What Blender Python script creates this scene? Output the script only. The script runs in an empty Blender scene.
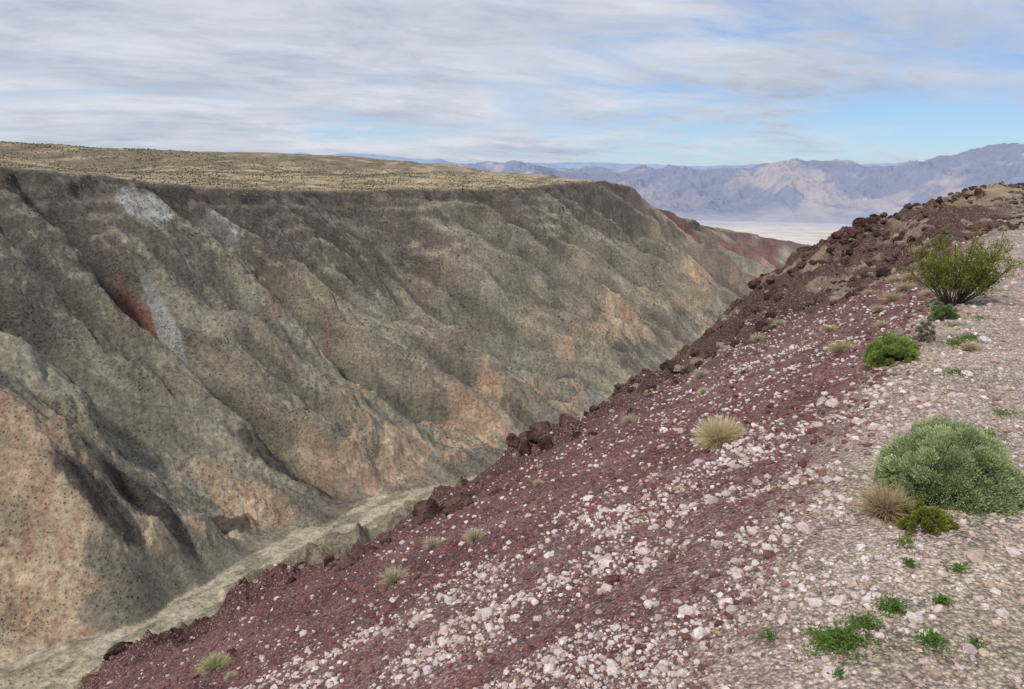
import bpy, math, numpy as np
from mathutils import Vector
rng=np.random.default_rng(7)
sc=bpy.context.scene
# ---------------------------------------------------------------- noise
_g=np.random.default_rng(3).uniform(0,2*np.pi,1024)
GX=np.cos(_g).astype(np.float32);GY=np.sin(_g).astype(np.float32)
def _h(ix,iy,seed):
    h=(ix*np.uint32(374761393)+iy*np.uint32(668265263)+np.uint32((seed*97471177)&0xffffffff))
    h=(h^(h>>np.uint32(13)))*np.uint32(1274126177)
    return (h^(h>>np.uint32(16)))&np.uint32(1023)
def perlin(x,y,seed=0):
    x,y=np.broadcast_arrays(np.asarray(x,float),np.asarray(y,float))
    fx=np.floor(x);fy=np.floor(y);ix=fx.astype(np.int64).astype(np.uint32);iy=fy.astype(np.int64).astype(np.uint32)
    dx=(x-fx).astype(np.float32);dy=(y-fy).astype(np.float32)
    def g(i,j):
        k=_h(ix+np.uint32(i),iy+np.uint32(j),seed);return GX[k]*(dx-i)+GY[k]*(dy-j)
    ux=dx*dx*dx*(dx*(dx*6-15)+10);uy=dy*dy*dy*(dy*(dy*6-15)+10)
    a=g(0,0);b=g(1,0);c=g(0,1);d=g(1,1)
    return (((a+(b-a)*ux)*(1-uy)+(c+(d-c)*ux)*uy)*1.5).astype(float)
def fbm(x,y,o=4,seed=0,gain=.5):
    r=0;A=1;n=0
    for i in range(o):
        r=r+A*perlin(x*2**i+17.3*i,y*2**i-9.1*i,seed+i);n+=A;A*=gain
    return r/n
def ridged(x,y,o=4,seed=0,gain=.5):
    r=0;A=1;n=0
    for i in range(o):
        r=r+A*(1-2*np.abs(perlin(x*2**i+7.7*i,y*2**i+3.1*i,seed+i)));n+=A;A*=gain
    return r/n
def sst(x,a,b):
    t=np.clip((x-a)/(b-a),0,1);return t*t*(3-2*t)
def softp(x,k):
    return np.where(x>6*k,x,k*np.log1p(np.exp(np.clip(x/k,-40,6.5))))
# ---------------------------------------------------------------- terrain
def near_st(X,Y): return -.83*X+.55*Y, .55*X+.83*Y
def near_h(X,Y,detail=True):
    s,t=near_st(X,Y)
    s2=s+.5*fbm(X/6,Y/6,2,50)
    edge=11+1.8*perlin(t/9,t*0+.5,51)+1.5*perlin(t/3.5,t*0+.5,52)+8*(1-sst(t,4,13))
    z=-2.4-.6*softp(s2-.8,.35)-.45*softp(s2-edge,.5)
    z=z-.42*softp(t-74,3)+.25*fbm(X/12,Y/12,2,53)*sst(t,12,30)
    z=z+1.0*sst(t,32,58)+1.5*np.exp(-((t-50)/15)**2)*sst(s,2,8)*(1-sst(s,14,22))
    if detail:
        rib=sst(t+1.1*s+4*perlin(s/4,t/8,54),33,42)*sst(s,-1,3)
        rim=sst(s-edge,-2.6,-1)*sst(perlin(X/4,Y/4,55),-.2,.3)
        r=ridged(X/2.6,Y/2.6,5,56,.6)
        rb=ridged(X/7,Y/7,3,156,.6)
        z=z+rib*(1.05*r-.35+1.3*(rb-.5))+rim*(1.3*r-.3)*(1-rib)
        on=sst(s,.2,2)
        z=z+(.02+.08*on)*fbm(X/.9,Y/.9,4,57)+.018*fbm(X/.18,Y/.18,3,58)
        far=sst(s,20,44)
        z=z+far*9*ridged(t/40,s/90,4,59)
    return z
A_=[-3000,0,145,225,319,446,744,1796,2995,5000,8000]
ZF_=[-100,-165,-190,-200,-211,-226,-250,-320,-400,-620,-900]
AR=[-3000,0,313,491,671,1125,1577,1700,1870,2458,3118,4000,5000,7000]
ZR_=[20,5,0,-17,-27,-36,-31,-50,-101,-208,-302,-480,-660,-900]
C1_=[540,510,514,557,573,543,520,512,481,400,163,100,50,0]
AP=[-3000,0,700,1000,1500,2000,2300,2600,3000,3500,4000,5000,7000]
ZP_=[66,42,36,31,26,4,-30,-110,-200,-300,-420,-680,-900]
AC=[-500,0,145,250,340,440,560,744,1800,2995,5000,9000];C0_=[292,286,282,284,280,262,230,205,195,-75,-300,-500]
def canyon(X,Y):
    a=.42*X+.907*Y; c=-.907*X+.42*Y
    zf=np.interp(a,A_,ZF_);zr=np.interp(a,AR,ZR_);c1=np.interp(a,AR,C1_);zp=np.interp(a,AP,ZP_)
    c0=np.interp(a,AC,C0_)+9*perlin(a/90,a*0,11)+5*perlin(a/30,a*0,12)
    aw=a+.34*(c-240)
    warp=36*fbm(a/170,c/150,3,17)+7*fbm(a/40,c/40,3,217)
    aa=aw+warp
    p1=np.abs(perlin(aa/150,c/800,18))*3.4
    sp=np.clip(p1,0,1.5)
    c0=c0-(12+12*sst(a,380,520))*(sp-.5)*sst(a,60,200)
    c1=c1+26*perlin(aw/150,a*0+3,13)+14*perlin(aw/50,c/160,14)+6*perlin(aw/18,c/60,15)-24*(sp-.7)
    d=c-c0
    w=np.clip(d-3,0,None)/(c1-c0-3)
    wq=w+.03*perlin(aw/90,c/60,16)*np.clip((1-w)*4,0,1)*sst(w,0,.1)
    pA=np.interp(wq,[0,.05,.3,.6,.8,.91,.94,.95,.96,.98,1,1.05],
                      [0,.04,.265,.55,.76,.88,.92,.93,.95,.985,1,1.0])
    pB=np.interp(wq,[0,.05,.3,.6,.8,.9,.96,1,1.05],[0,.04,.265,.56,.79,.90,.97,1,1])
    mcl=sst(fbm(a/110,c/300,3,223),-.12,.12)
    prof=pA*mcl+pB*(1-mcl)
    z=zf+(zr-zf)*prof
    env=np.clip(w*3.2,0,1)*np.clip((1.0-w)*2.4,0,1);env=env*(2-env)
    g1=1-np.sqrt(p1*p1+.02)
    q2=np.abs(perlin(aa/66,c/420,19))*3.2;g2=1-np.sqrt(q2*q2+.015)
    q3=np.abs(perlin((aa+.15*c)/27,c/170,20))*3.2;g3=1-np.sqrt(q3*q3+.008)
    g4=1-np.abs(perlin((aa-.1*c+4*perlin(a/15,c/15,221))/11.5,c/70,21))*3.2
    g5=1-np.abs(perlin((aa+.1*c+2*perlin(a/8,c/8,222))/5,c/26,220))*3.0
    Hs=(zr-zf)/200
    m3=(.5+1.0*sst(fbm(a/100,c/100,2,218),-.25,.25))*sst(w,.03,.16)
    z=z-env*Hs*(27*np.clip(g1,-.9,1)+14.5*np.clip(g2,-1,1)+m3*(6.6*np.clip(g3,-1,1)+2.6*np.clip(g4,-1,1)+.85*np.clip(g5,-1,1)))
    led=sst(w,.55,.8)*(1-sst(w,.97,1.02))*sst(fbm(a/90,c/60,3,219),-.15,.25)
    st=13.0; q=(z+16*fbm(a/170,c/140,4,22))/st; fq=q-np.floor(q)
    z=z+led*st*.4*(sst(fq,.3,.7)-fq)
    lowr=np.clip(fbm(a/45,c/45,3,23)*2.5,0,1)*sst(w,.02,.08)*(1-sst(w,.22,.36))
    z=z+lowr*10*ridged(a/22,c/22,5,24,.6)
    z=z+(1-sst(w,.95,1.0))*sst(w,0.01,.1)*(2.6*fbm(a/14,c/14,4,25)+1.7*(ridged(a/7,c/7,3,26,.6)-.5))
    pl=.3*sst(c-c1,0,250)+.7*sst(c-c1,330+120*perlin(a/300,c*0,29),720)
    zz=z+(zp-zr)*pl + sst(c-c1,0,60)*(3*fbm(a/80,c/80,3,27)+9*sst(c-c1,100,500)*fbm(a/260,c/200,3,28))
    zz=zz-.05*np.clip(c-c1-1100,0,None)
    z=np.where(w>.95,zz,z)
    return z,a,c,w,lowr
def H(X,Y,full=False):
    X=np.asarray(X,float);Y=np.asarray(Y,float)
    r=np.hypot(X,Y)
    zn=near_h(X,Y)
    if not full and r.max()<95:
        return zn
    zc,a,c,w,lowr=canyon(X,Y)
    zf=np.interp(a,A_,ZF_)
    far=sst(r,2500,7500)
    cb=np.interp(a,AC,C0_)
    bk=22*np.clip(ridged(a/60,c/40,4,231)-.35,0,1)*(w<=0)*(1-sst(c-cb,-42,-12))
    z=np.maximum(zn, np.where(w>0,zc,zf+1.2*fbm(X/9,Y/9,3,30)+bk))
    z=z*(1-far)+(-900)*far + sst(r,2200,3500)*(1-far)*45*ridged(X/700,Y/700,5,31)*sst(X/Y.clip(1),.1,.3)*1.0*(1-sst(r,4200,6500))
    if full: return z,a,c,w,lowr,(zn>=z-.01)|(bk>1)
    return z
def hz(x,y): return float(H(np.array([x]),np.array([y]))[0])
# ---------------------------------------------------------------- mesh helpers
def mk(name,V,F,col=None,mat=None,smooth=False,parent=None):
    V=np.asarray(V,np.float32);F=np.asarray(F,np.int32)
    me=bpy.data.meshes.new(name)
    n,k=F.shape
    me.vertices.add(len(V));me.vertices.foreach_set('co',V.ravel())
    me.loops.add(n*k);me.loops.foreach_set('vertex_index',F.ravel())
    me.polygons.add(n);me.polygons.foreach_set('loop_start',np.arange(0,n*k,k,dtype=np.int32))
    me.polygons.foreach_set('loop_total',np.full(n,k,np.int32))
    me.polygons.foreach_set('use_smooth',np.full(n,smooth,bool))
    if col is not None:
        ca=me.color_attributes.new('Col','FLOAT_COLOR','POINT')
        c4=np.ones((len(V),4),np.float32);c4[:,:3]=np.clip(col,0,1);ca.data.foreach_set('color',c4.ravel())
    me.update(calc_edges=True)
    ob=bpy.data.objects.new(name,me);sc.collection.objects.link(ob)
    if mat: me.materials.append(mat)
    if parent: ob.parent=parent
    return ob
def grid_faces(nr,na):
    i=np.arange(nr-1)[:,None]*na+np.arange(na-1)[None]
    return np.stack([i,i+1,i+1+na,i+na],-1).reshape(-1,4)[:, ::-1]
def lerp(c,d,m): return c*(1-m[...,None])+np.array(d)*m[...,None]
# ---------------------------------------------------------------- materials
class NT:
    def __init__(s,tree): s.t=tree;s.n=tree.nodes;s.l=tree.links
    def new(s,ty,**k):
        nd=s.n.new(ty)
        for a,v in k.items(): setattr(nd,a,v)
        return nd
    def link(s,a,b): s.l.new(a,b)
    def math(s,op,a,b=None,c=None,clamp=False):
        nd=s.n.new('ShaderNodeMath');nd.operation=op;nd.use_clamp=clamp
        for i,v in enumerate((a,b,c)):
            if v is None: continue
            if hasattr(v,'is_linked'): s.l.new(v,nd.inputs[i])
            else: nd.inputs[i].default_value=v
        return nd.outputs[0]
    def mr(s,v,a,b,c,d):
        nd=s.n.new('ShaderNodeMapRange');s.l.new(v,nd.inputs[0])
        for i,x in enumerate((a,b,c,d)): nd.inputs[i+1].default_value=x
        return nd.outputs[0]
    def mix(s,f,a,b,bt='MIX'):
        nd=s.n.new('ShaderNodeMix');nd.data_type='RGBA';nd.blend_type=bt
        for i,v in ((0,f),(6,a),(7,b)):
            if hasattr(v,'is_linked'): s.l.new(v,nd.inputs[i])
            else: nd.inputs[i].default_value=v if i==0 else (*v,1)
        return nd.outputs[2]
    def noise(s,vec,scale,det=4,rough=.55,dist=0):
        nd=s.n.new('ShaderNodeTexNoise');nd.inputs['Scale'].default_value=scale;nd.inputs['Detail'].default_value=det
        nd.inputs['Roughness'].default_value=rough;nd.inputs['Distortion'].default_value=dist
        s.l.new(vec,nd.inputs['Vector']);return nd.outputs['Fac']
    def vor(s,vec,scale,rand=1):
        nd=s.n.new('ShaderNodeTexVoronoi');nd.inputs['Scale'].default_value=scale
        s.l.new(vec,nd.inputs['Vector']);return nd
def newmat(name,rough=.9):
    m=bpy.data.materials.new(name);m.use_nodes=True
    t=NT(m.node_tree);b=m.node_tree.nodes['Principled BSDF'];b.inputs['Roughness'].default_value=rough
    b.inputs['Specular IOR Level'].default_value=.15
    return m,t,b
def gray(t,v):
    nd=t.n.new('ShaderNodeCombineColor')
    for i in range(3): t.l.new(v,nd.inputs[i])
    return nd.outputs[0]
def mat_canyon():
    m,t,b=newmat('canyon_rock_scree',.95)
    at=t.new('ShaderNodeAttribute',attribute_name='Col');pos=t.new('ShaderNodeNewGeometry').outputs['Position']
    n1=t.noise(pos,.03,4,.65);n2=t.noise(pos,.33,5,.78)
    f=t.math('MULTIPLY',t.mr(n1,.3,.7,.8,1.2),t.mr(n2,.3,.7,.5,1.5))
    v=t.vor(pos,.42);dots=t.mr(v.outputs['Distance'],.16,.34,.36,1.0)
    on=t.mr(n1,.38,.55,1,.35)
    dd=t.math('ADD',t.math('MULTIPLY',dots,on),t.math('SUBTRACT',1.0,on))
    f=t.math('MULTIPLY',f,t.math('MAXIMUM',dd,.36))
    c=t.mix(1.0,at.outputs['Color'],gray(t,f),'MULTIPLY')
    v2=t.vor(pos,.6); pale=t.mr(v2.outputs['Distance'],.1,.18,.35,0)
    c=t.mix(pale,c,(.43,.38,.30))
    t.link(c,b.inputs['Base Color'])
    bp=t.new('ShaderNodeBump');bp.inputs['Strength'].default_value=.9;bp.inputs['Distance'].default_value=1.8
    t.link(n2,bp.inputs['Height']);t.link(bp.outputs[0],b.inputs['Normal']);return m
def mat_near():
    m,t,b=newmat('volcanic_gravel',.92)
    at=t.new('ShaderNodeAttribute',attribute_name='Col');pos=t.new('ShaderNodeNewGeometry').outputs['Position']
    n1=t.noise(pos,.8,5,.65);n2=t.noise(pos,9,4,.7)
    v=t.vor(pos,38);v2=t.vor(pos,90)
    s1=t.new('ShaderNodeSeparateColor');t.link(v.outputs['Color'],s1.inputs[0])
    s2=t.new('ShaderNodeSeparateColor');t.link(v2.outputs['Color'],s2.inputs[0])
    f=t.math('MULTIPLY',t.mr(n1,.3,.7,.75,1.25),t.mr(n2,.3,.7,.7,1.3))
    f=t.math('MULTIPLY',f,t.mr(s1.outputs[0],0,1,.6,1.4));f=t.math('MULTIPLY',f,t.mr(s2.outputs[0],0,1,.75,1.25))
    f=t.math('MULTIPLY',f,t.mr(v.outputs['Distance'],.3,.7,1.1,.55))
    c=t.mix(1.0,at.outputs['Color'],gray(t,f),'MULTIPLY')
    pm=t.mr(s1.outputs[1],.91,.94,0,.6);c=t.mix(pm,c,(.46,.37,.33))
    t.link(c,b.inputs['Base Color'])
    bp=t.new('ShaderNodeBump');bp.inputs['Strength'].default_value=.9;bp.inputs['Distance'].default_value=.016
    h=t.math('SUBTRACT',t.math('MULTIPLY',n2,1.2),v.outputs['Distance'])
    h=t.math('SUBTRACT',h,t.math('MULTIPLY',v2.outputs['Distance'],.4))
    t.link(h,bp.inputs['Height']);t.link(bp.outputs[0],b.inputs['Normal']);return m
def mat_vcol(name,rough=.85,nscale=20,amp=.25,bump=.3,bd=.02,trans=0):
    m,t,b=newmat(name,rough)
    at=t.new('ShaderNodeAttribute',attribute_name='Col')
    if nscale:
        pos=t.new('ShaderNodeNewGeometry').outputs['Position']
        n=t.noise(pos,nscale,4,.7)
        c=t.mix(1.0,at.outputs['Color'],gray(t,t.mr(n,.3,.7,1-amp,1+amp)),'MULTIPLY')
    else: c=at.outputs['Color']
    t.link(c,b.inputs['Base Color'])
    if bump>0:
        bp=t.new('ShaderNodeBump');bp.inputs['Strength'].default_value=bump;bp.inputs['Distance'].default_value=bd
        t.link(n,bp.inputs['Height']);t.link(bp.outputs[0],b.inputs['Normal'])
    if trans>0:
        tr=t.new('ShaderNodeBsdfTranslucent');t.link(c,tr.inputs[0]);mx=t.new('ShaderNodeMixShader');mx.inputs[0].default_value=trans
        t.link(b.outputs[0],mx.inputs[1]);t.link(tr.outputs[0],mx.inputs[2]);t.link(mx.outputs[0],m.node_tree.nodes['Material Output'].inputs[0])
    return m
M_can=mat_canyon();M_near=mat_near()
M_stone=mat_vcol('loose_stone',.9,45,.3,.4,.01);M_leaf=mat_vcol('leaf',.7,0,.2,0,.01,.3)
M_rock=mat_vcol('red_lava_rock',.95,5,.55,1,.25)
M_mtn=mat_vcol('haze_tinted_mountain',1,.004,.10,.35,60);M_play=mat_vcol('desert_plain',1,.002,.12,0)
# ---------------------------------------------------------------- canyon colour
def gauss(a,c,a0,c0,sa,sc_,k=0):
    da=(a-a0)-k*(c-c0);dc=c-c0
    return np.exp(-(da/sa)**2-(dc/sc_)**2)
def canyon_color(X,Y,Z,a,c,w,lowr,slope,isnear,cv1,cv2):
    n=a.shape
    col=np.zeros(n+(3,))+np.array([.305,.268,.193])
    big=fbm(a/160,c/160,4,70);mid=fbm(a/40,c/40,4,71);fine=fbm(a/9,c/9,3,72)
    col=lerp(col,[.215,.185,.148],sst(big,-.05,.3)*.8)
    col=lerp(col,[.31,.30,.235],sst(-big,.0,.3)*.8)
    col=lerp(col,[.25,.18,.145],sst(fbm(a/90,c/60,4,170),.12,.35)*.5)
    stv=fbm((a+.3*c)/14,c/150,3,73);col=lerp(col,[.17,.145,.12],sst(stv,.06,.35)*.8)
    col=lerp(col,[.43,.375,.275],sst(-stv,.12,.4)*.6)
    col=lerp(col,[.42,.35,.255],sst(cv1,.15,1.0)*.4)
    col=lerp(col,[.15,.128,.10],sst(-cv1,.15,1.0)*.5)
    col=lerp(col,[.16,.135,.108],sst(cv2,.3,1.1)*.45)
    tm=sst(lowr+.35*mid,.25,.6)*.6
    for (a0,c0,sa,s_,k,am) in [(165,312,52,36,0,1.5),(300,310,26,18,0,1.3),(515,275,60,26,0,1.6),(985,285,90,34,.5,1.7),(880,270,60,18,0,1.2),(1300,290,100,44,0,1.3),(1600,320,130,55,0,1.3),(420,285,44,16,0,1.1)]:
        tm=np.maximum(tm,am*sst(gauss(a,c,a0,c0,sa,s_,k)+.5*mid+.25*fine,.38,.6))
    tm=np.clip(tm,0,.95)*(1-sst(w,.36,.5))
    tcol=lerp(np.zeros(n+(3,))+np.array([.60,.46,.31]),[.48,.32,.21],sst(mid,-.1,.25))
    tcol=lerp(tcol,[.30,.25,.17],sst(stv,.02,.25)*.7)
    col=col*(1-.8*tm[...,None])+tcol*.8*tm[...,None]
    col=lerp(col,[.38,.235,.165],tm*sst(fine,.05,.3)*.7)
    def patch(a0,c0,sa,s_,k,color,am,th=.42):
        nonlocal col
        col=lerp(col,color,am*sst(gauss(a,c,a0,c0,sa,s_,k)+.3*mid+.12*fine,th-.06,th+.1))
    patch(397,490,24,26,.25,[.60,.60,.55],.85,.32);patch(445,488,38,18,0,[.56,.56,.50],.8,.32);patch(364,510,46,13,0,[.56,.54,.47],.8,.32)
    patch(333,438,14,20,.2,[.32,.14,.11],.85,.34);patch(352,425,5,30,.2,[.42,.41,.38],.7);patch(460,400,40,8,-.4,[.27,.17,.14],.5)
    for q in [(232,305,10,20,-.3),(345,322,14,24,-.3),(280,310,7,16,-.3),(205,303,9,16,-.3)]:
        patch(*q,[.09,.072,.062],.9,.3)
    patch(700,380,60,20,0,[.19,.15,.12],.7);patch(1000,400,80,30,0,[.19,.155,.12],.6)
    col=lerp(col,[.175,.14,.12],sst(w+.1*mid+.08*big,.74,.92)*.5)
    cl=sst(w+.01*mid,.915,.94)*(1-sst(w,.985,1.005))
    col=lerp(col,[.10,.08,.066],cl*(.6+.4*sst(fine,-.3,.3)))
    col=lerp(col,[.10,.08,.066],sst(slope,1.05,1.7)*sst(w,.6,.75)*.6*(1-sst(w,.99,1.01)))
    col=lerp(col,[.27,.22,.16],cl*sst(np.abs(w-.945+.008*fine),.01,.0)*.5)
    pl=sst(w+.01*fine,.985,1.015)
    pc=np.zeros(n+(3,))+np.array([.44,.345,.215])
    pc=lerp(pc,[.20,.165,.11],sst(fbm(a/150,c/45,4,75)+.0007*(c-750),-.05,.25)*.85);pc=lerp(pc,[.14,.12,.08],sst(fbm(a/60,c/14,3,76),.05,.3)*.7)
    col=col*(1-pl[...,None])+pc*pl[...,None]
    r=np.hypot(X,Y)
    rd=sst(a,1550,2100)*(1-sst(w,1.3,2))*sst(.3+fbm(a/180,c/120,4,77),.1,.4)
    col=lerp(col,[.20,.09,.075],rd*.85)
    col=lerp(col,[.46,.345,.26],sst(a,1500,1900)*sst(fbm(a/160,c/160,3,78),.12,.3)*.7)
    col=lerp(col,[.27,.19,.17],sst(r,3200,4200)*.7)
    col=lerp(col,[.25,.265,.32],sst(r,900,6000)*.45)  # painted aerial haze: terrain colour turns bluish with distance
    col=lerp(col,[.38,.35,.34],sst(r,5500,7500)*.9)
    fl=(w<=.0)*(c>150)*(~isnear)
    fcol=lerp(np.zeros(n+(3,))+np.array([.50,.43,.31]),[.24,.22,.14],sst(fbm(a/25,c/8,3,179),-.05,.25)*.8)
    col=col*(1-fl[...,None])+fcol*fl[...,None]
    nw=isnear*1.0
    col=lerp(col,[.29,.245,.17],nw*.9)
    col=lerp(col,[.18,.135,.105],nw*sst(fbm(X/20,Y/20,4,79),.0,.3)*.7)
    return col
def polar(rs,th):
    R,T=np.meshgrid(rs,th,indexing='ij');return R*np.sin(T),R*np.cos(T)
def slope_of(X,Y,Z,rs,th):
    dr=np.gradient(Z,axis=0)/np.gradient(rs)[:,None]
    dt=np.gradient(Z,axis=1)/(np.gradient(th)[None,:]*rs[:,None]);return np.hypot(dr,dt)
def blur(Z,k):
    def b1(Z,ax):
        P=np.concatenate([np.repeat(Z.take([0],ax),k+1,ax),Z,np.repeat(Z.take([-1],ax),k,ax)],ax)
        S=np.cumsum(P,axis=ax);n=Z.shape[ax]
        return (S.take(range(2*k+1,2*k+1+n),ax)-S.take(range(0,n),ax))/(2*k+1)
    return b1(b1(Z,0),1)
NA=1250
th=np.radians(np.linspace(-46,44,NA))
rs=np.concatenate([np.geomspace(85,240,70,endpoint=False),np.geomspace(240,2600,850,endpoint=False),np.geomspace(2600,4200,100,endpoint=False),np.geomspace(4200,13500,60)])
X,Y=polar(rs,th);Z,a,c,w,lowr,isn=H(X,Y,True)
sl=slope_of(X,Y,Z,rs,th)
R=np.hypot(X,Y)
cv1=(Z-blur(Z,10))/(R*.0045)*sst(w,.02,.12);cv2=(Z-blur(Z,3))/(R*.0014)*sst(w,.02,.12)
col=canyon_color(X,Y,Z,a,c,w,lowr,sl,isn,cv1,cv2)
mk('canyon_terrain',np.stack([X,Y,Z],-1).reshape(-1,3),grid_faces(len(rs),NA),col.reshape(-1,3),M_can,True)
# ---------------------------------------------------------------- near ground
th2=np.radians(np.linspace(-60,60,1250))
rs2=np.concatenate([np.geomspace(.8,2.2,60,endpoint=False),np.geomspace(2.2,85,850)])
def white_zone(s,t,n1):
    m1=sst(12.2-t-.9*s+3.4*n1,-1.0,2.0)*sst(s,-.2,1.0)
    m2=np.exp(-((s-4.0)/2.4)**2-((t-17.5)/5)**2)*.8
    m3=np.exp(-((s-7.0)/1.8)**2-((t-25)/8)**2)*.6
    return np.clip(np.maximum(np.maximum(m1,m2),m3),0,1)
def ribm(X,Y,s,t,n1): return sst(t+1.1*s+4*perlin(s/4,t/8,54)+2*n1,29,36)*sst(s+.04*(t-24),-1.0,1.5)
def near_color(X,Y):
    s,t=near_st(X,Y)
    n1=fbm(X/2.5,Y/2.5,4,80);n2=fbm(X/.6,Y/.6,3,81)
    col=np.zeros(X.shape+(3,))+np.array([.19,.094,.092])
    col=lerp(col,[.28,.168,.155],sst(n1,-.05,.3)*.6);col=lerp(col,[.115,.056,.055],sst(-n1,.1,.35)*.7)
    col=lerp(col,[.28,.18,.165],white_zone(s,t,n1)*.5)
    fl=1-sst(s+.7*n1,.3,1.7)
    col=lerp(col,[.53,.43,.355],fl*.92)
    col=lerp(col,[.40,.30,.255],fl*sst(n2,0,.3)*.5)
    col=lerp(col,[.40,.36,.20],fl*sst(fbm(X/1.7,Y/1.7,3,181),.12,.35)*.35)
    col=lerp(col,[.095,.05,.044],sst(s+1.5*n1-7*(1-sst(t,4,13)),8.6,10.5)*.7)
    rib=ribm(X,Y,s,t,n1)
    col=lerp(col,[.10,.06,.05],rib*.9);col=lerp(col,[.34,.26,.185],rib*sst(fbm(X/3,Y/3,4,82),.05,.27)*.8)
    top=sst(t+2*n1,44,54)*(1-sst(s+1.5*n1,1.5,4.5));col=lerp(col,[.42,.34,.21],top*.9)
    col=lerp(col,[.2,.17,.10],top*sst(n2+n1,.1,.4)*.6)
    col=lerp(col,[.22,.175,.125],sst(s,22,30))
    return col
X,Y=polar(rs2,th2);Z=H(X,Y)
mk('gravel_slope',np.stack([X,Y,Z],-1).reshape(-1,3),grid_faces(len(rs2),len(th2)),near_color(X,Y).reshape(-1,3),M_near,True)
# ---------------------------------------------------------------- mountains
def mountains(name,r0,r1,r2,nr,na,a0,a1,crest_fn,base,amp,scale,seed,colA,colB,colC,colD=None):
    th=np.radians(np.linspace(a0,a1,na));rs=np.linspace(r0,r2,nr);X,Y=polar(rs,th)
    R=np.hypot(X,Y);AZ=np.degrees(np.arctan2(X,Y));px=np.tan(np.radians(AZ))
    cr=crest_fn(px)*R*np.cos(np.radians(AZ))
    u=np.where(R<r1,sst(R,r0,r1)*.35+.65*np.clip((R-r0)/(r1-r0),0,1),1-.5*sst(R,r1,r2))
    rg=ridged(X/scale,Y/scale,7,seed,.5)
    det=ridged(X/700,Y/700,4,seed+50,.6)-.5
    Z=base+(cr-base)*u+(amp*(rg-.45)+95*det*(amp>450))*np.clip(u*3,0,1)*np.clip((R-r0)/(r1-r0)*3,0,1)*np.where(u>.85,1-.45*sst(u,.85,1),1)
    n=fbm(X/1500,Y/1500,5,seed+20);n2=fbm(X/500,Y/500,4,seed+30)
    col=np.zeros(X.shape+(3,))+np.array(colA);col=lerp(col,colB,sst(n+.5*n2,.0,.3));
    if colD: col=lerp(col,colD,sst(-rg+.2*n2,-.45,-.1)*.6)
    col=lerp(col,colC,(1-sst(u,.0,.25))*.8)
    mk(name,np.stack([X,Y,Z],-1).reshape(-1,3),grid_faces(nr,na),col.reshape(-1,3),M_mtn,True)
cx=[-1,-.6,-.2,0,.08,.14,.2,.3,.38,.46,.50,.55,.60,.65,.7,.9]
cy=[0,0,-.01,.002,-.002,-.006,-.008,-.003,.002,.001,.004,.012,.018,.024,.028,.030]
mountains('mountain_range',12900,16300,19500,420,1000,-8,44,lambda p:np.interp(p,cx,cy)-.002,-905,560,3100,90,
   [.235,.265,.36],[.38,.36,.40],[.36,.37,.43],[.20,.23,.335])  # distance haze is painted into these bluish, paler base colours
cx2=[-1,-.5,-.33,-.28,-.2,-.1,-.03,.02,.1,.2,.3,1]
cy2=[.004,.006,.012,.0165,.015,.006,-.004,.004,.002,0,0,0]
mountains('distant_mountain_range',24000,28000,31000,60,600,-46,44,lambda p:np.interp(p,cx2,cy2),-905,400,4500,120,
   [.29,.37,.53],[.31,.39,.54],[.32,.39,.51])  # pale blue surface colours stand in for haze; no atmosphere is modelled
tt=np.radians(np.linspace(-80,80,80));V=np.concatenate([np.stack([r*np.sin(tt),r*np.cos(tt),np.full(80,-903.)],-1) for r in [9000,60000]])
mk('valley_floor',V,grid_faces(2,80),np.tile([.50,.47,.46],(160,1)),M_play)
th3=np.radians(np.linspace(-5,46,200));rr=np.linspace(8300,13600,30)
X,Y=polar(rr,th3);n=fbm(X/900,Y/260,4,160)
col=np.zeros(X.shape+(3,))+np.array([.66,.60,.54]);col=lerp(col,[.48,.44,.42],sst(n,-.05,.3)*.7);col=lerp(col,[.44,.45,.52],sst(np.hypot(X,Y),11000,12600)*.8)  # far end of the bed tinted bluish as painted distance haze
mk('dry_lake_bed',np.stack([X,Y,X*0-896.],-1).reshape(-1,3),grid_faces(30,200),col.reshape(-1,3),M_play)
# ---------------------------------------------------------------- stones
def ico(sub):
    import bmesh
    bm=bmesh.new();bmesh.ops.create_icosphere(bm,subdivisions=sub,radius=1);V=np.array([v.co[:] for v in bm.verts]);F=np.array([[v.index for v in f.verts] for f in bm.faces]);bm.free();return V,F
def rotm(n):
    q=rng.normal(size=(n,4));q/=np.linalg.norm(q,axis=1)[:,None];w,x,y,z=q.T
    return np.stack([1-2*(y*y+z*z),2*(x*y-z*w),2*(x*z+y*w),2*(x*y+z*w),1-2*(x*x+z*z),2*(y*z-x*w),2*(x*z-y*w),2*(y*z+x*w),1-2*(x*x+y*y)],-1).reshape(n,3,3)
def scatter(name,P,S,C,sub,mat,flat=.75,jit=.28,smooth=False,cl=.8):
    V,F=ico(sub);n=len(P);k=len(V)
    base=V[None]*(1+rng.uniform(-jit,jit,(n,k,1)))
    base=base*rng.uniform(.6,1.15,(n,1,3))
    base=np.clip(base,-cl,cl)
    base=np.einsum('nij,nkj->nki',rotm(n),base);base[:,:,2]*=flat
    W=base*S[:,None,None]+P[:,None,:]
    FF=(F[None]+(np.arange(n)*k)[:,None,None]).reshape(-1,3)
    cc=np.repeat(C[:,None,:],k,1)*rng.uniform(.85,1.15,(n,k,1))
    return mk(name,W.reshape(-1,3),FF,cc.reshape(-1,3),mat,smooth)
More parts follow.
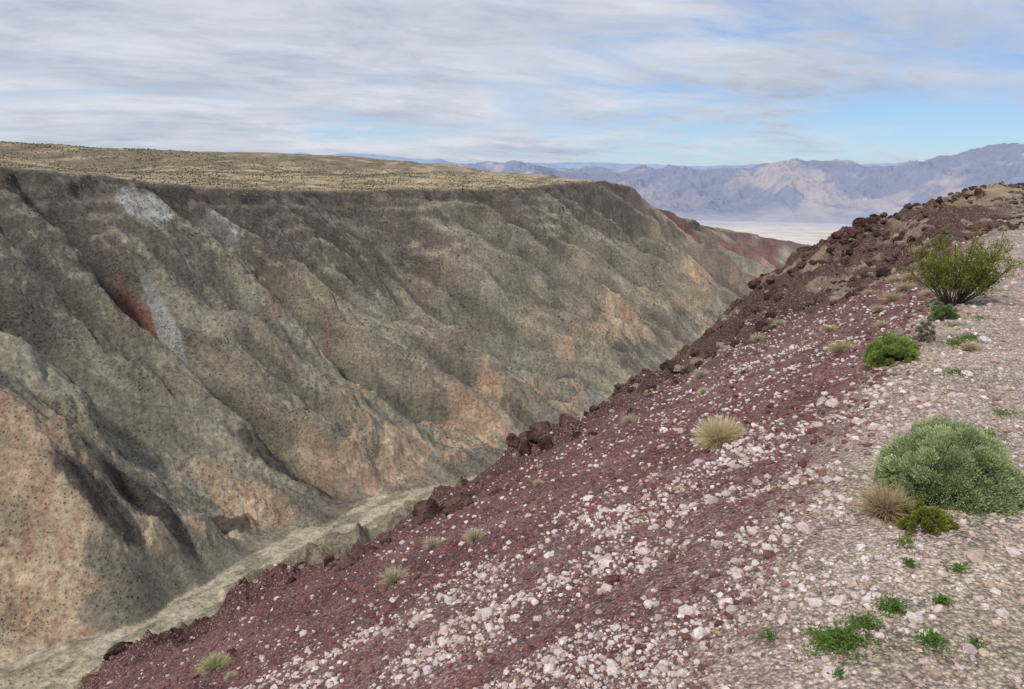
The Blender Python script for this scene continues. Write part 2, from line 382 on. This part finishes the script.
def stones(N,rmin,rmax,amin,amax,szk,szmax,kind,sig=.45):
    r=np.exp(rng.uniform(math.log(rmin),math.log(rmax),N));th=np.radians(rng.uniform(amin,amax,N))
    x=r*np.sin(th);y=r*np.cos(th);s,t=near_st(x,y);n1=fbm(x/2.5,y/2.5,4,80);n2=fbm(x/.9,y/.9,3,85)
    wz=white_zone(s,t,n1)
    if kind=='pale': p=np.clip(.07+wz*(.45+2.1*n2)+.10*(s<1.2)*(s>-5),0.03,1)*(s<19)*(1-.6*sst(t,28,36))
    else: p=(s<19)*np.where(s<1,.3,.8)*(1-.2*wz)
    keep=rng.uniform(size=N)<p
    x,y,r,s,t,wz=[q[keep] for q in (x,y,r,s,t,wz)];n=len(x)
    sz=szk*r*rng.lognormal(0,sig,n);sz=np.minimum(sz,szmax*rng.uniform(.5,1.2,n))
    z=H(x,y)+sz*.15
    if kind=='pale':
        A=np.array([.70,.61,.57]);B=np.array([.46,.34,.30]);m=rng.uniform(size=n)[:,None]**.8;C=A*m+B*(1-m);C*=rng.uniform(.75,1.15,(n,1))
        g=rng.uniform(size=n)<.06;C[g]=np.array([.34,.23,.15])
    else:
        A=np.array([.25,.12,.112]);B=np.array([.125,.058,.054]);m=rng.uniform(size=n)[:,None];C=A*m+B*(1-m)
        f=sst(1.2-s,0,1)[:,None];C=C*(1-f)+f*np.array([.42,.31,.25])*rng.uniform(.6,1.4,(n,1))
    return np.stack([x,y,z],-1),sz,C
P,S,C=stones(95000,2.4,34,-48,42,.0022,.06,'pale',.68);scatter('pale_stones',P,S,C,1,M_stone)
P,S,C=stones(1500,3,20,-45,40,.0065,.10,'pale',.35);scatter('pale_rocks',P,S,C,2,M_stone,.7,.12,False,.7)
P,S,C=stones(40000,2.4,45,-50,42,.0028,.07,'cinder',.55);scatter('cinder_gravel',P,S,C,1,M_stone)
def bigrocks(N,name,cond,smin,smax,cb,th=-.1):
    x=rng.uniform(-20,50,N);y=rng.uniform(4,75,N);s,t=near_st(x,y);k=cond(s,t)&(perlin(x/3,y/3,88)>th);x=x[k];y=y[k];n=len(x)
    sz=np.exp(rng.uniform(math.log(smin),math.log(smax),n));C=np.array(cb)*rng.uniform(.5,1.7,(n,1));g=rng.uniform(size=n)<.22;C[g]=np.array([.34,.27,.21])
    scatter(name,np.stack([x,y,H(x,y)+sz*.1],-1),sz,C,1,M_rock,.8,.3,False,.75)
bigrocks(28000,'basalt_rocks',lambda s,t:(s>-1.5)&(s<14)&(t+1.1*s>32)&(t<76),.05,.36,(.10,.06,.05))
bigrocks(16000,'red_lava_rocks',lambda s,t:(s-8*(1-sst(t,4,13))>8.0)&(s-8*(1-sst(t,4,13))<12)&(t<40),.03,.22,(.12,.058,.05))
bigrocks(7000,'cinder_clumps',lambda s,t:(s>1.5)&(s<10)&(t<30),.03,.12,(.13,.052,.047),.22)
def outcrop(x0,y0,R,n=9):
    """angular slabs of welded lava stacked on the slope"""
    V,F=ico(4);Vs=[];Fs=[];Cs=[];o=0
    for i in range(n):
        d=rng.normal(0,R*.62,2);x=x0+d[0];y=y0+d[1];z=hz(x,y);r=R*rng.uniform(.25,.62)
        W=V*rng.uniform(.7,1.25,3)
        for j in range(9):                      # plane cuts give broken faces
            nn=rng.normal(size=3);nn/=np.linalg.norm(nn);h=rng.uniform(.45,.85);dd=W@nn
            W=W-np.clip(dd-h,0,None)[:,None]*nn
        off=rng.uniform(0,50)
        dsp=1+.22*(ridged(W[:,0]*2.4+off,W[:,1]*2.4+W[:,2]*2.1,4,200,.65)-.5)
        W=W*dsp[:,None]*r;W[:,2]*=.72;W+=np.array([x,y,z-.08*r])
        Vs.append(W);Fs.append(F+o);o+=len(V)
        cc=np.array([.125,.068,.058])*(.55+.8*rng.uniform())*(1+.9*fbm(W[:,0]*3,W[:,2]*3+W[:,1],4,202))[:,None];Cs.append(cc)
    mk('rock_outcrop',np.concatenate(Vs),np.concatenate(Fs),np.concatenate(Cs),M_rock,False)
for x,y,R in [(-1.5,15.8,.85),(-3.1,14.2,.6),(.7,20.6,.9),(1.9,22.4,.6),(-9.4,14.6,.8),(-10.6,14.2,.7),(5.6,28.5,1.0),(8.2,33,1.1),(11,37.5,1.2),(7.5,29,.7),(16,44,1.4),(20,49,1.3),(23,48,1.3),(14,38,1.0),(27,53,1.4),(18,42,1.0),(31,58,1.2),(3.3,24.5,.6)]: outcrop(x,y,R)
# ---------------------------------------------------------------- plants
def leaves(C,D,L,Wd,colr):
    n=len(C);D=D/np.linalg.norm(D,axis=1)[:,None];r=rng.normal(size=(n,3));S=np.cross(D,r);S/=np.linalg.norm(S,axis=1)[:,None]
    L=L[:,None];Wd=Wd[:,None]
    V=np.stack([C,C+D*L*.5+S*Wd,C+D*L,C+D*L*.5-S*Wd],1).reshape(-1,3)
    F=np.arange(4*n).reshape(n,4);return V,F,np.repeat(colr,4,0)
def tube(P,r0,r1,k=5):
    P=np.array(P);n=len(P);V=[];F=[]
    for i in range(n):
        d=P[min(i+1,n-1)]-P[max(i-1,0)];d/=np.linalg.norm(d);a=np.cross(d,[.3,.2,.9]);a/=np.linalg.norm(a);b=np.cross(d,a);r=r0+(r1-r0)*i/(n-1)
        for j in range(k):
            q=2*np.pi*j/k;V.append(P[i]+r*(a*np.cos(q)+b*np.sin(q)))
    for i in range(n-1):
        for j in range(k): F.append([i*k+j,i*k+(j+1)%k,(i+1)*k+(j+1)%k,(i+1)*k+j])
    return np.array(V),np.array(F)
class Acc:
    def __init__(s): s.V=[];s.F=[];s.C=[];s.o=0
    def add(s,V,F,C):
        if len(C)!=len(V): C=np.tile(C,(len(V),1))
        s.V.append(V);s.F.append(F+s.o);s.C.append(C);s.o+=len(V)
    def done(s,name,mat): return mk(name,np.concatenate(s.V),np.concatenate(s.F),np.concatenate(s.C),mat,False)
def shrub(name,x,y,R,Hh,ncl,nl,leaf,c1,c2,stem=(.16,.12,.09),lob=.12):
    A=Acc();o=np.array([x,y,hz(x,y)-.02])
    for i in range(ncl):
        u=rng.uniform(-.02,1);ph=rng.uniform(0,2*np.pi);rad=np.sqrt(1-max(u,0)**2);f=rng.uniform(.62,1.05)*(1+lob*math.sin(3*ph+x))
        tip=np.array([R*rad*np.cos(ph),R*rad*np.sin(ph),Hh*max(u,0.05)])*f
        mid=tip*.5+rng.normal(0,.05*R,3);mid[2]=max(mid[2],.02)
        V,F=tube([np.array([0,0,0.])+o,mid+o,tip+o],.012*R*2,.003*R*2,4);A.add(V,F,np.array(stem))
        cr=R*rng.uniform(.12,.19)
        n=nl;P=rng.normal(0,1,(n,3));P/=np.linalg.norm(P,axis=1)[:,None];P*=cr*rng.uniform(.2,1,(n,1))**.5
        up=tip/np.linalg.norm(tip);D=up*.7+P/cr*.7+np.array([0,0,.35])+rng.normal(0,.25,(n,3))
        m=rng.uniform(size=(n,1))*.6+.4*np.clip((P@up)/cr*.5+.5,0,1)[:,None]
        cc=(np.array(c1)*m+np.array(c2)*(1-m))*rng.uniform(.75,1.2)*rng.uniform(.85,1.15,(n,1))
        V,F,C=leaves(P+tip+o,D,leaf*rng.uniform(.6,1.3,n),leaf*.22*rng.uniform(.7,1.3,n),cc);A.add(V,F,C)
    return A.done(name,M_leaf)
def tuft(name,x,y,R,Hh,n,c1,c2,w=.004):
    A=Acc();o=np.array([x,y,hz(x,y)-.01])
    ph=rng.uniform(0,2*np.pi,n);el=rng.uniform(.0,1,n)**.8;L=rng.uniform(.6,1.1,n)
    hx=np.sqrt(1-el**2)*R*L;D1=np.stack([hx*np.cos(ph),hx*np.sin(ph),Hh*el*L+.02],-1)
    B=o+np.stack([np.cos(ph),np.sin(ph),0*ph],-1)*R*.22*rng.uniform(0,1,(n,1))
    M=B+D1*.55+np.array([0,0,.12*Hh])+rng.normal(0,.03*R,(n,3));T=B+D1+rng.normal(0,.05*R,(n,3))
    S=np.cross(D1,rng.normal(size=(n,3)));S/=np.linalg.norm(S,axis=1)[:,None];S*=w
    V=np.stack([B-S,B+S,M+S*.8,M-S*.8,M-S*.8,M+S*.8,T+S*.2,T-S*.2],1).reshape(-1,3)
    F=np.arange(8*n).reshape(-1,4);m=rng.uniform(size=(n,1));C=(np.array(c1)*m+np.array(c2)*(1-m))
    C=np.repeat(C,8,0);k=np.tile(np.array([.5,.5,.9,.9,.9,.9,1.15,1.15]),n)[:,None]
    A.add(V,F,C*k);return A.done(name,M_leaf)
def creosote(x,y,R,Hh):
    A=Acc();o=np.array([x,y,hz(x,y)-.03])
    for i in range(42):
        ph=rng.uniform(0,2*np.pi);sp=rng.uniform(.1,1)**.6;h=Hh*rng.uniform(.5,1.1)*(1-.35*sp**2)
        tip=np.array([R*sp*np.cos(ph),R*sp*np.sin(ph),h]);b=np.array([.08*np.cos(ph),.08*np.sin(ph),0]);m=b+(tip-b)*np.array([.55,.55,.45])+rng.normal(0,.05,3)
        ts=np.linspace(0,1,7)[:,None];pts=(1-ts)**2*b+2*ts*(1-ts)*m+ts**2*tip+rng.normal(0,.012,(7,3));pts[0]=b
        V,F=tube(pts+o,.013,.004,4);A.add(V,F,np.array([.10,.085,.06]))
        for j in range(11):
            u=rng.uniform(.3,1);p0=(1-u)**2*b+2*u*(1-u)*m+u*u*tip;d=rng.normal(0,1,3);d[2]=abs(d[2])*.8+.3;d/=np.linalg.norm(d);l=rng.uniform(.12,.3)
            V,F=tube([p0+o,p0+d*l*.5+o,p0+d*l+rng.normal(0,.02,3)+o],.004,.002,3);A.add(V,F,np.array([.12,.10,.06]))
            n=40;P=p0+d*(l*rng.uniform(.3,1.1,(n,1)))+rng.normal(0,.032,(n,3));D=rng.normal(0,1,(n,3))+d+np.array([0,0,.3])
            q=rng.uniform(size=(n,1));cc=np.array([.33,.32,.06])*q+np.array([.14,.16,.04])*(1-q)
            V,F,C=leaves(P+o,D,rng.uniform(.02,.045,n),rng.uniform(.006,.012,n),cc*rng.uniform(.6,1.3));A.add(V,F,C)
    return A.done('creosote_bush',M_leaf)
def weed(x,y,R,n,c1=(.09,.18,.03),c2=(.15,.24,.05)):
    A=Acc();P=rng.normal(0,R*.45,(n,2));P*= (1+.5*np.sin(5*np.arctan2(P[:,1],P[:,0])+x*9))[:,None]
    z=H(P[:,0]+x,P[:,1]+y);C0=np.stack([P[:,0]+x,P[:,1]+y,z+rng.uniform(.005,.05,n)],-1)
    D=rng.normal(0,1,(n,3));D[:,2]=np.abs(D[:,2])*.6;m=rng.uniform(size=(n,1))
    V,F,C=leaves(C0,D,rng.uniform(.012,.032,n),rng.uniform(.003,.007,n),np.array(c1)*m+np.array(c2)*(1-m));A.add(V,F,C)
    return A.done('green_weed_patch',M_leaf)
shrub('sage_shrub',3.36,5.3,.46,.48,260,420,.024,(.58,.64,.35),(.24,.30,.14),lob=.05)
shrub('green_shrub',5.2,9.75,.34,.36,150,240,.026,(.38,.48,.13),(.15,.23,.06),lob=.03)
creosote(8.1,13.4,.92,1.42)
shrub('low_green_shrub',7.2,12.1,.22,.22,60,150,.03,(.28,.35,.15),(.13,.18,.07))
shrub('grey_shrub',6.1,10.6,.16,.36,25,140,.03,(.42,.38,.28),(.25,.22,.16))
DR=((.58,.47,.29),(.40,.31,.18))
tuft('dry_bunchgrass',2.75,9.2,.36,.42,2600,(.80,.72,.48),(.56,.47,.28),.0035)
tuft('dry_bunchgrass',2.72,4.95,.22,.24,1300,*DR,.0022)
tuft('dry_bunchgrass',5.75,12.5,.28,.24,700,(.62,.56,.34),(.42,.38,.21),.004)
for x,y,R in [(9.3,17.8,.38),(9.9,18.4,.33),(8.6,17.0,.22),(10.6,19.5,.3),(6.2,9.7,.15),(7.7,17.5,.25),(11.5,22,.35),(10.2,20.8,.25),(7.0,13.6,.2),(8.9,15.6,.2),(12.6,20,.3)]:
    tuft('dry_bunchgrass',x,y,R,R*.75,500,(.68,.58,.38),(.46,.38,.23),.0045)
for x,y,R in [(-1.8,10.2,.28),(-.55,10.3,.22),(-1.36,11.6,.2),(3.05,18.1,.28),(-3.9,8.9,.1),(5.6,21,.3),(4.5,16.5,.2),(.5,12.8,.12),(8.2,24,.3),(10,27,.3),(12.5,32,.35),(7,27,.3),(15,36,.4),(14,30,.3),(17,33,.4),(19,36,.45),(21,33,.4),(16,29,.35),(23,42,.5),(20,40,.5)]:
    tuft('dry_bunchgrass',x,y,R,R*.9,600,(.70,.63,.45),(.48,.42,.28),.0035)
tuft('green_bunchgrass',-4.5,9.75,.26,.24,1000,(.56,.60,.29),(.54,.48,.30),.003)
shrub('yellow_green_shrub',2.87,4.72,.17,.14,50,160,.022,(.34,.34,.07),(.18,.19,.04))
for x,y,R,n in [(6.25,10.1,.22,900),(6.6,10.4,.25,900),(5.35,8.55,.16,600),(1.76,3.5,.16,1500),(1.95,3.62,.08,400),(2.17,3.75,.07,500),(2.2,3.4,.07,400),(2.45,3.75,.04,200),(1.45,3.68,.035,100),(4.3,6.4,.25,600),(4.0,6.0,.2,450),(2.5,4.2,.04,130),(1.62,3.2,.04,100),(3.3,4.9,.25,400),(4.9,7.0,.2,300),(2.6,4.45,.08,160),(2.4,3.35,.04,100),(6.9,11.3,.2,300),(2.75,4.1,.06,160),(8.4,14.6,.3,500),(7.6,11.8,.25,400),(9.5,14.5,.3,400)]: weed(x,y,R,n)
N=90000
r=np.exp(rng.uniform(math.log(230),math.log(1600),N));tt=np.radians(rng.uniform(-40,20,N));x=r*np.sin(tt);y=r*np.cos(tt)
z,a,c,w,_,isn=H(x,y,True);k=((w>.03)|(isn&(c>120)))&(rng.uniform(size=N)<np.clip(.55+1.2*fbm(x/60,y/60,3,140),0,1));x,y,z,r=x[k],y[k],z[k],r[k];n=len(x)
sz=np.maximum(.35,.0010*r)*rng.uniform(.5,1.2,n);C=np.array([.11,.11,.068])*rng.uniform(.6,1.5,(n,1));g=rng.uniform(size=n)<.2;C[g]=np.array([.44,.38,.25])
V=np.array([[1,0,0],[-1,0,0],[0,1,0],[0,-1,0],[0,0,1],[0,0,-1]],float);F=np.array([[0,2,4],[2,1,4],[1,3,4],[3,0,4],[2,0,5],[1,2,5],[3,1,5],[0,3,5]])
W=V[None]*rng.uniform(.6,1.2,(n,6,1))*sz[:,None,None]+np.stack([x,y,z+.2*sz],-1)[:,None]
mk('desert_scrub',W.reshape(-1,3),(F[None]+(np.arange(n)*6)[:,None,None]).reshape(-1,3),np.repeat(C,6,0),M_leaf)
# ---------------------------------------------------------------- light
sd=Vector((-.36,-.45,.80)).normalized()
sun=bpy.data.lights.new('sun','SUN');sun.energy=2.5;sun.angle=math.radians(8);sun.color=(1,.955,.89)
so=bpy.data.objects.new('sun',sun);sc.collection.objects.link(so);so.rotation_euler=sd.to_track_quat('Z','Y').to_euler()
el=math.asin(sd.z);rot=math.atan2(sd.x,sd.y)
wd=bpy.data.worlds.new('World');sc.world=wd;wd.use_nodes=True;t=NT(wd.node_tree);bg=wd.node_tree.nodes['Background']
sky=t.new('ShaderNodeTexSky');sky.sky_type='NISHITA';sky.sun_disc=False;sky.sun_elevation=el;sky.sun_rotation=rot;sky.altitude=1300;sky.dust_density=.3;sky.ozone_density=2
tc=t.new('ShaderNodeTexCoord').outputs['Generated'];sp=t.new('ShaderNodeSeparateXYZ');t.link(tc,sp.inputs[0])
zz=t.math('ADD',t.math('MAXIMUM',sp.outputs[2],0.0),.14)
u=t.math('DIVIDE',sp.outputs[0],zz);v=t.math('DIVIDE',sp.outputs[1],zz)
u2=t.math('ADD',t.math('MULTIPLY',u,.9),t.math('MULTIPLY',v,.15));v2=t.math('SUBTRACT',t.math('MULTIPLY',v,1.3),t.math('MULTIPLY',u,.45))
cv=t.new('ShaderNodeCombineXYZ');t.link(u2,cv.inputs[0]);t.link(v2,cv.inputs[1])
nA=t.noise(cv.outputs[0],.75,10,.6,.6);nB=t.noise(cv.outputs[0],2.6,10,.7,.4);nC=t.noise(cv.outputs[0],.7,5,.55,.3)
bias=t.math('ADD',t.mr(sp.outputs[0],-.1,.5,.19,-.05),t.mr(sp.outputs[2],.02,.17,-.05,.06))
cl=t.math('ADD',t.math('ADD',nA,t.math('MULTIPLY',t.math('SUBTRACT',nB,.5),.5)),bias)
mask=t.mr(cl,.39,.65,0,1);mask=t.math('MULTIPLY',mask,.96)
sh=t.mr(t.math('ADD',t.math('MULTIPLY',nB,.5),t.math('MULTIPLY',nC,.8)),.54,.84,0,1)
cc=t.mix(sh,(7.2,7.55,8.2),(4.2,4.65,5.8))
blue=t.mix(1.0,sky.outputs[0],(.60,.84,1.18),'MULTIPLY')
blue=t.mix(.3,blue,(5.5,6.3,7.5))
fin=t.mix(mask,blue,cc)
t.link(fin,bg.inputs[0]);bg.inputs[1].default_value=.1
# ---------------------------------------------------------------- camera
cd=bpy.data.cameras.new('camera');cam=bpy.data.objects.new('camera',cd);sc.collection.objects.link(cam)
cd.lens=26;cd.sensor_width=36;cd.clip_start=.1;cd.clip_end=100000
cam.location=(0,0,0);cam.rotation_euler=(math.radians(90-13.6),0,0);sc.camera=cam
sc.view_settings.view_transform='Standard';sc.view_settings.look='None';sc.view_settings.exposure=0
print('done')
